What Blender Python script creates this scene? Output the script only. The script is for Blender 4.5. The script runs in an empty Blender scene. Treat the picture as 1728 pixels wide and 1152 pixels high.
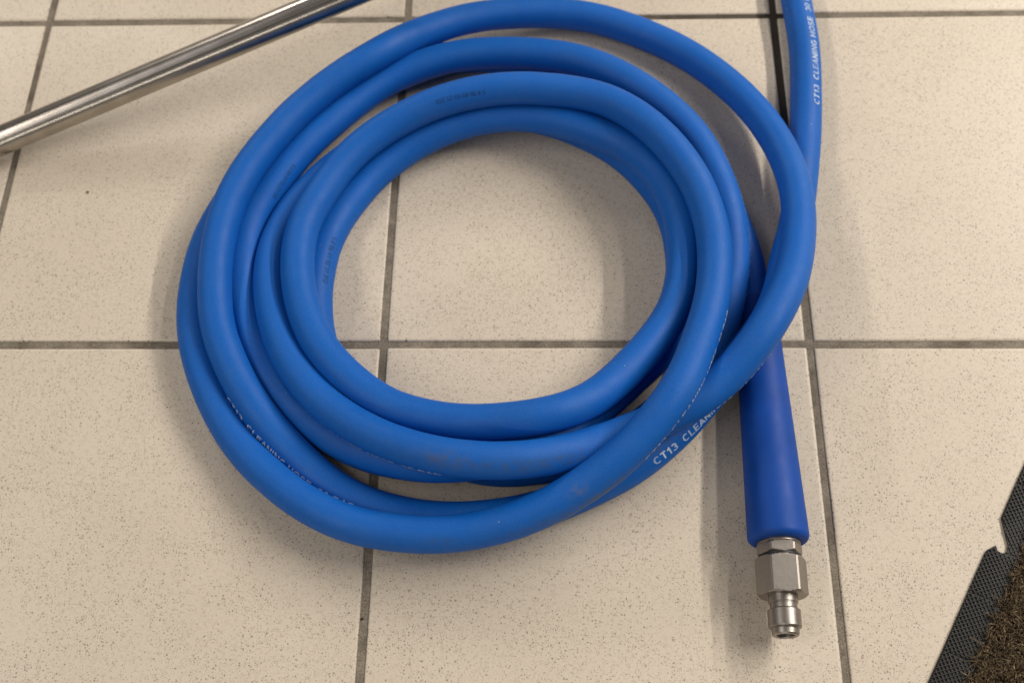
import bpy, bmesh, math, random
import numpy as np
from mathutils import Vector, Matrix

random.seed(7); rng = np.random.default_rng(7)
SC = bpy.context.scene

# ---------------------------------------------------------------- camera
cam_data = bpy.data.cameras.new("camera")
cam = bpy.data.objects.new("camera", cam_data)
SC.collection.objects.link(cam)
cam.location = (0.121387, -0.374727, 0.742124)
cam.rotation_euler = (0.47021708, 0.03258692, 0.015884)
cam_data.sensor_width = 36.0
cam_data.lens = 1986.9 / 1728 * 36
cam_data.clip_start = 0.02
cam_data.clip_end = 60
cam_data.dof.use_dof = True
cam_data.dof.focus_distance = 0.735
cam_data.dof.aperture_fstop = 7.0
SC.camera = cam

# ---------------------------------------------------------------- light of the room
world = bpy.data.worlds.new("World")
SC.world = world
world.use_nodes = True
bg = world.node_tree.nodes["Background"]
bg.inputs[0].default_value = (1.0, 0.95, 0.90, 1)
bg.inputs[1].default_value = 0.115

def area_lamp(name, x, y, z, w, l, power, col):
    d = bpy.data.lights.new(name, "AREA")
    d.shape = "RECTANGLE"; d.size = w; d.size_y = l
    d.energy = power; d.color = col
    o = bpy.data.objects.new(name, d)
    o.location = (x, y, z)
    SC.collection.objects.link(o)
    return o
WARM = (1.0, 0.93, 0.85)
area_lamp("area_lamp", 2.60, 1.75, 2.3, 0.07, 4.0, 205, WARM)
area_lamp("area_lamp", 1.80, 1.75, 2.3, 0.10, 4.0, 42, WARM)
area_lamp("area_lamp", -1.75, -0.9, 2.3, 0.24, 2.4, 36, WARM)
area_lamp("area_lamp", -1.75, 3.4, 2.3, 0.24, 1.8, 60, WARM)
area_lamp("area_lamp", -1.05, -0.4, 2.3, 0.16, 2.6, 2.2, (0.90, 0.87, 1.0))
area_lamp("area_lamp", -0.6, -3.4, 1.5, 2.8, 0.90, 40, WARM)  # unseen low source behind the camera, added for the steel tube's white stripe

SC.view_settings.view_transform = "Standard"
SC.view_settings.look = "None"
SC.view_settings.exposure = -0.08
SC.view_settings.gamma = 1.0

# ---------------------------------------------------------------- helpers
def mesh_obj(name, verts, faces, mat, parent=None, smooth=True):
    me = bpy.data.meshes.new(name)
    me.from_pydata([tuple(v) for v in verts], [], faces)
    me.validate(); me.update()
    if smooth:
        me.polygons.foreach_set("use_smooth", [True] * len(me.polygons))
    if mat: me.materials.append(mat)
    o = bpy.data.objects.new(name, me)
    SC.collection.objects.link(o)
    if parent: o.parent = parent
    return o

def empty(name, loc=(0, 0, 0)):
    o = bpy.data.objects.new(name, None)
    o.location = loc
    o.empty_display_size = 0.02
    SC.collection.objects.link(o)
    return o

def tag(o, label=None, category=None, group=None, kind=None):
    if label: o["label"] = label
    if category: o["category"] = category
    if group: o["group"] = group
    if kind: o["kind"] = kind

class NT:
    """small helper around a material's node tree"""
    def __init__(self, name):
        self.m = bpy.data.materials.new(name)
        self.m.use_nodes = True
        self.t = self.m.node_tree
        self.b = self.t.nodes["Principled BSDF"]
    def n(self, typ, **kw):
        nd = self.t.nodes.new(typ)
        for k, v in kw.items():
            if k.startswith("i_"):
                nd.inputs[k[2:].replace("_", " ")].default_value = v
            else:
                setattr(nd, k, v)
        return nd
    def l(self, a, b): self.t.links.new(a, b)
    def setb(self, **kw):
        for k, v in kw.items(): self.b.inputs[k.replace("_", " ")].default_value = v
    def ramp(self, src, stops, interp="LINEAR"):
        r = self.n("ShaderNodeValToRGB")
        r.color_ramp.interpolation = interp
        e = r.color_ramp.elements
        while len(e) < len(stops): e.new(0.5)
        for el, (p, c) in zip(e, stops):
            el.position = p
            el.color = (c, c, c, 1) if not hasattr(c, "__len__") else (*c, 1)
        self.l(src, r.inputs[0])
        return r.outputs[0]
    def mix(self, fac, a, b, blend="MIX"):
        m = self.n("ShaderNodeMix", data_type="RGBA", blend_type=blend)
        for sock, v in ((m.inputs[0], fac), (m.inputs[6], a), (m.inputs[7], b)):
            if hasattr(v, "is_linked"): self.l(v, sock)
            elif hasattr(v, "__len__"): sock.default_value = (*v, 1)
            else: sock.default_value = v
        return m.outputs[2]
    def math(self, op, a, b=0.0, clamp=False):
        m = self.n("ShaderNodeMath", operation=op, use_clamp=clamp)
        for i, v in enumerate((a, b)):
            if hasattr(v, "is_linked"): self.l(v, m.inputs[i])
            else: m.inputs[i].default_value = v
        return m.outputs[0]
    def noise(self, vec, scale, detail=3, rough=0.55):
        t = self.n("ShaderNodeTexNoise")
        t.inputs["Scale"].default_value = scale
        t.inputs["Detail"].default_value = detail
        t.inputs["Roughness"].default_value = rough
        self.l(vec, t.inputs["Vector"])
        return t.outputs[0]
    def bump(self, h, strength, dist):
        b = self.n("ShaderNodeBump")
        b.inputs["Strength"].default_value = strength
        b.inputs["Distance"].default_value = dist
        self.l(h, b.inputs["Height"])
        self.l(b.outputs[0], self.b.inputs["Normal"])

# ---------------------------------------------------------------- materials
def mat_tile():
    k = NT("glazed_speckled_tile")
    pos = k.n("ShaderNodeNewGeometry").outputs["Position"]
    info = k.n("ShaderNodeObjectInfo")
    off = k.n("ShaderNodeVectorMath", operation="SCALE")
    k.l(pos, off.inputs[0]); off.inputs["Scale"].default_value = 1
    add = k.n("ShaderNodeVectorMath", operation="ADD")
    comb = k.n("ShaderNodeCombineXYZ")
    k.l(k.math("MULTIPLY", info.outputs["Random"], 37.0), comb.inputs[0])
    k.l(off.outputs[0], add.inputs[0]); k.l(comb.outputs[0], add.inputs[1])
    P = add.outputs[0]
    base = k.mix(k.ramp(k.noise(P, 9, 4), [(0.3, 0.0), (0.7, 1.0)]), (0.580, 0.503, 0.405), (0.622, 0.546, 0.446))
    base = k.mix(k.ramp(k.noise(P, 700, 2), [(0.3, 0.0), (0.7, 1.0)]), base, (0.67, 0.59, 0.48))
    base = k.mix(k.math("MULTIPLY", k.ramp(k.noise(P, 260, 2), [(0.52, 0.0), (0.66, 1.0)]), 0.5), base, (0.53, 0.455, 0.355))
    base = k.mix(k.math("MULTIPLY", k.ramp(k.noise(pos, 3.5, 5, 0.6), [(0.42, 0.0), (0.68, 1.0)]), 0.3), base, (0.51, 0.435, 0.345))
    clump = k.ramp(k.noise(P, 32, 3), [(0.30, 0.25), (0.62, 1.0)])
    def specks(scale, thr, r0, r1):
        v = k.n("ShaderNodeTexVoronoi", feature="F1")
        v.inputs["Scale"].default_value = scale
        v.inputs["Randomness"].default_value = 1.0
        # a little warp so that specks are not discs
        w = k.n("ShaderNodeTexNoise"); w.inputs["Scale"].default_value = scale * 1.7
        k.l(P, w.inputs["Vector"])
        ws = k.n("ShaderNodeVectorMath", operation="SCALE"); ws.inputs["Scale"].default_value = 0.55 / scale
        k.l(w.outputs["Color"], ws.inputs[0])
        wa = k.n("ShaderNodeVectorMath", operation="ADD"); k.l(P, wa.inputs[0]); k.l(ws.outputs[0], wa.inputs[1])
        k.l(wa.outputs[0], v.inputs["Vector"])
        sep = k.n("ShaderNodeSeparateColor"); k.l(v.outputs["Color"], sep.inputs[0])
        pick = k.math("LESS_THAN", sep.outputs[0], k.math("MULTIPLY", clump, thr))
        rad = k.math("ADD", k.math("MULTIPLY", sep.outputs[1], r1 - r0), r0)
        d = k.math("SUBTRACT", rad, v.outputs["Distance"])
        ins = k.math("MULTIPLY", d, 12.0, clamp=True)
        return k.math("MULTIPLY", k.math("MULTIPLY", ins, pick), k.math("ADD", k.math("MULTIPLY", sep.outputs[2], 0.65), 0.35))
    tone = k.math("ADD", k.math("MULTIPLY", info.outputs["Random"], 0.05), 0.955)
    base = k.mix(1.0, base, tone, "MULTIPLY")
    s1 = specks(500, 0.78, 0.13, 0.37)
    s2 = specks(880, 1.0, 0.17, 0.44)
    base = k.mix(s2, base, (0.19, 0.157, 0.122))
    base = k.mix(s1, base, (0.080, 0.067, 0.056))
    k.l(base, k.b.inputs["Base Color"])
    rgh = k.ramp(k.noise(P, 14, 4), [(0.3, 0.36), (0.7, 0.48)])
    k.l(rgh, k.b.inputs["Roughness"])
    k.setb(Specular_IOR_Level=0.42)
    k.bump(k.noise(P, 160, 3), 0.10, 0.0006)
    return k.m

def mat_grout():
    k = NT("dirty_cement_grout")
    pos = k.n("ShaderNodeNewGeometry").outputs["Position"]
    base = k.mix(k.ramp(k.noise(pos, 60, 6, 0.65), [(0.36, 0.0), (0.64, 1.0)]), (0.125, 0.104, 0.080), (0.25, 0.215, 0.17))
    base = k.mix(k.math("MULTIPLY", k.ramp(k.noise(pos, 900, 3, 0.7), [(0.45, 0.0), (0.7, 1.0)]), 0.6), base, (0.40, 0.35, 0.28))
    base = k.mix(k.math("MULTIPLY", k.ramp(k.noise(pos, 600, 3, 0.7), [(0.5, 0.0), (0.7, 1.0)]), 0.7), base, (0.10, 0.085, 0.065))
    base = k.mix(k.math("MULTIPLY", k.ramp(k.noise(pos, 14, 4, 0.65), [(0.50, 0.0), (0.66, 1.0)]), 0.55), base, (0.060, 0.048, 0.034))
    # the soaked, blackened joint at the far right
    sx = k.n("ShaderNodeSeparateXYZ"); k.l(pos, sx.inputs[0])
    dx = k.math("ABSOLUTE", k.math("SUBTRACT", sx.outputs[0], 0.3))
    jx = k.math("LESS_THAN", dx, 0.012)
    jy = k.ramp(k.math("ADD", sx.outputs[1], k.math("MULTIPLY", k.noise(pos, 20, 3), 0.08)), [(0.05, 0.0), (0.19, 1.0)])
    hy = k.math("LESS_THAN", k.math("ABSOLUTE", k.math("SUBTRACT", sx.outputs[1], 0.3)), 0.012)
    hx = k.math("MULTIPLY", k.math("GREATER_THAN", sx.outputs[0], 0.09), k.math("LESS_THAN", sx.outputs[0], 0.33))
    stain = k.math("MAXIMUM", k.math("MULTIPLY", jx, jy), k.math("MULTIPLY", k.math("MULTIPLY", hy, hx), 0.7))
    base = k.mix(k.math("MULTIPLY", stain, 0.86), base, (0.022, 0.017, 0.012))
    k.l(base, k.b.inputs["Base Color"])
    k.setb(Roughness=0.9, Specular_IOR_Level=0.2)
    k.bump(k.noise(pos, 900, 4, 0.7), 0.55, 0.0006)
    return k.m

def mat_hose():
    k = NT("blue_rubber_hose")
    pos = k.n("ShaderNodeTexCoord").outputs["Object"]
    base = k.mix(k.ramp(k.noise(pos, 24, 4), [(0.3, 0.0), (0.7, 1.0)]), (0.0008, 0.088, 0.395), (0.0014, 0.100, 0.440))
    base = k.mix(k.math("MULTIPLY", k.ramp(k.noise(pos, 1000, 2), [(0.35, 0.0), (0.68, 1.0)]), 0.75), base, (0.002, 0.126, 0.50))
    # dust film and rubbed dirt
    at = k.n("ShaderNodeAttribute", attribute_name="dirt")
    patch = k.ramp(k.noise(pos, 210, 5, 0.68), [(0.40, 0.0), (0.62, 1.0)])
    soft = k.ramp(k.noise(pos, 1400, 3, 0.7), [(0.3, 0.35), (0.7, 1.0)])
    sepd = k.n("ShaderNodeSeparateColor"); k.l(at.outputs["Color"], sepd.inputs[0])
    d1 = k.math("MULTIPLY", k.math("MULTIPLY", sepd.outputs[0], patch), soft, clamp=True)
    base = k.mix(k.math("MULTIPLY", d1, 0.80), base, (0.030, 0.050, 0.080))
    d2 = k.math("MULTIPLY", k.math("MULTIPLY", sepd.outputs[1], patch), soft, clamp=True)
    base = k.mix(k.math("MULTIPLY", d2, 0.85), base, (0.17, 0.17, 0.165))
    dust = k.math("MULTIPLY", k.ramp(k.noise(pos, 55, 5, 0.65), [(0.46, 0.0), (0.78, 1.0)]), 0.16)
    base = k.mix(dust, base, (0.050, 0.145, 0.33))
    # tiny pale lint specks
    v = k.n("ShaderNodeTexVoronoi"); v.inputs["Scale"].default_value = 150
    k.l(pos, v.inputs["Vector"])
    sp = k.n("ShaderNodeSeparateColor"); k.l(v.outputs["Color"], sp.inputs[0])
    lint = k.math("MULTIPLY", k.math("LESS_THAN", sp.outputs[0], 0.03), k.math("LESS_THAN", v.outputs["Distance"], 0.055))
    base = k.mix(k.math("MULTIPLY", lint, 0.6), base, (0.4, 0.48, 0.6))
    k.l(base, k.b.inputs["Base Color"])
    k.l(k.ramp(k.noise(pos, 70, 4), [(0.3, 0.50), (0.7, 0.62)]), k.b.inputs["Roughness"])
    k.setb(Specular_IOR_Level=0.30)
    k.bump(k.noise(pos, 1300, 3, 0.6), 0.38, 0.0004)
    return k.m

def mat_simple(name, col, rough, metal=0.0, spec=0.5, var=0.15, vscale=60, bump=0.0, bscale=900):
    k = NT(name)
    pos = k.n("ShaderNodeTexCoord").outputs["Object"]
    lo = tuple(c * (1 - var) for c in col); hi = tuple(min(1, c * (1 + var)) for c in col)
    k.l(k.mix(k.ramp(k.noise(pos, vscale, 4), [(0.3, 0.0), (0.7, 1.0)]), lo, hi), k.b.inputs["Base Color"])
    k.l(k.ramp(k.noise(pos, vscale * 2.3, 4), [(0.3, max(0.02, rough - 0.06)), (0.7, rough + 0.06)]), k.b.inputs["Roughness"])
    k.setb(Metallic=metal, Specular_IOR_Level=spec)
    if bump: k.bump(k.noise(pos, bscale, 3), bump, 0.0004)
    return k.m

def mat_steel_tube():
    k = NT("polished_stainless_tube")
    pos = k.n("ShaderNodeTexCoord").outputs["Object"]      # local X runs along the tube
    mp = k.n("ShaderNodeMapping"); mp.inputs["Scale"].default_value = (3, 900, 900)
    k.l(pos, mp.inputs["Vector"])
    fine = k.noise(mp.outputs[0], 1.0, 4, 0.6)
    k.l(k.mix(k.ramp(k.noise(pos, 60, 4), [(0.3, 0.0), (0.7, 1.0)]), (0.36, 0.33, 0.29), (0.45, 0.42, 0.375)), k.b.inputs["Base Color"])
    k.l(k.ramp(fine, [(0.3, 0.20), (0.7, 0.34)]), k.b.inputs["Roughness"])
    k.setb(Metallic=1.0)
    k.bump(fine, 0.06, 0.0002)
    return k.m

M_TILE, M_GROUT, M_HOSE, M_TUBE = mat_tile(), mat_grout(), mat_hose(), mat_steel_tube()
M_SLEEVE = mat_simple("deep_blue_moulded_rubber", (0.0020, 0.055, 0.310), 0.56, spec=0.28, var=0.10, vscale=40, bump=0.15, bscale=1200)
M_STEEL = mat_simple("machined_stainless_steel", (0.34, 0.31, 0.28), 0.42, metal=1.0, var=0.05, vscale=400, bump=0.04, bscale=2500)
M_SEAL = mat_simple("black_rubber_seal", (0.010, 0.010, 0.010), 0.5, var=0.2)
M_BORE = mat_simple("dark_bore", (0.02, 0.018, 0.016), 0.6, metal=0.6, var=0.2)
def mat_print(name, ink, under, lo, hi):
    k = NT(name)
    pos = k.n("ShaderNodeTexCoord").outputs["Object"]
    worn = k.ramp(k.noise(pos, 900, 4, 0.7), [(lo, 0.0), (hi, 1.0)])
    patch = k.ramp(k.noise(pos, 120, 3), [(0.30, 0.45), (0.62, 1.0)])
    k.l(k.mix(k.math("MULTIPLY", worn, patch), under, ink), k.b.inputs["Base Color"])
    k.setb(Roughness=0.6, Specular_IOR_Level=0.25)
    return k.m
M_PRINT = mat_print("worn_white_print", (0.50, 0.60, 0.74), (0.006, 0.11, 0.45), 0.20, 0.42)
M_INK = mat_print("worn_dark_code", (0.009, 0.040, 0.095), (0.004, 0.098, 0.42), 0.34, 0.60)
M_RUBBER = mat_simple("black_moulded_mat_rubber", (0.015, 0.014, 0.0125), 0.52, spec=0.45, var=0.25, vscale=80, bump=0.2, bscale=1500)

def mat_pile():
    k = NT("brown_carpet_yarn")
    a = k.n("ShaderNodeAttribute", attribute_name="yarn")
    k.l(a.outputs["Color"], k.b.inputs["Base Color"])
    k.setb(Roughness=0.9, Specular_IOR_Level=0.15)
    return k.m
M_PILE = mat_pile()
M_BACK = mat_simple("brown_carpet_backing", (0.03, 0.02, 0.012), 0.95, spec=0.1, var=0.3)

# ---------------------------------------------------------------- the floor and its tiles
floor = mesh_obj("floor", [(-2.4, -2.4, -0.0013), (2.7, -2.4, -0.0013), (2.7, 2.7, -0.0013), (-2.4, 2.7, -0.0013)], [(0, 1, 2, 3)], M_GROUT, smooth=False)
floor["kind"] = "structure"

def tile_mesh():
    h = 0.1472
    prof = [(0.0, -0.006), (0.0, -0.0011), (0.00035, -0.00048), (0.0010, -0.00014), (0.0022, 0.0)]
    bm = bmesh.new()
    prev = None
    for d, z in prof:
        r = h - d; c = 0.0006
        pts = []
        for sx, sy, flip in ((1, 1, 0), (-1, 1, 1), (-1, -1, 0), (1, -1, 1)):
            a, b = (sx * r, sy * (r - c)), (sx * (r - c), sy * r)
            pts += [b, a] if flip else [a, b]
        ring = [bm.verts.new((x, y, z)) for x, y in pts]
        if prev:
            for i in range(8):
                bm.faces.new((prev[i], prev[(i + 1) % 8], ring[(i + 1) % 8], ring[i]))
        prev = ring
    bm.faces.new(prev)
    bmesh.ops.recalc_face_normals(bm, faces=bm.faces)
    me = bpy.data.meshes.new("tile")
    bm.to_mesh(me); bm.free()
    me.polygons.foreach_set("use_smooth", [True] * len(me.polygons))
    me.materials.append(M_TILE)
    return me
TILE = tile_mesh()
for i in range(-4, 5):
    for j in range(-4, 5):
        t = bpy.data.objects.new("tile", TILE)
        SC.collection.objects.link(t)
        t.parent = floor
        cx, cy = (i + 0.5) * 0.3, (j + 0.5) * 0.3
        jit = (random.uniform(-1, 1), random.uniform(-1, 1), random.uniform(-1, 1), random.uniform(-1, 1), random.uniform(-1, 1))
        t.location = (cx + 0.0004 * jit[0], cy + 0.0004 * jit[1], 0.0)
        t.rotation_euler = (0.0009 * jit[2], 0.0009 * jit[3], 0.0012 * jit[4])

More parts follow.
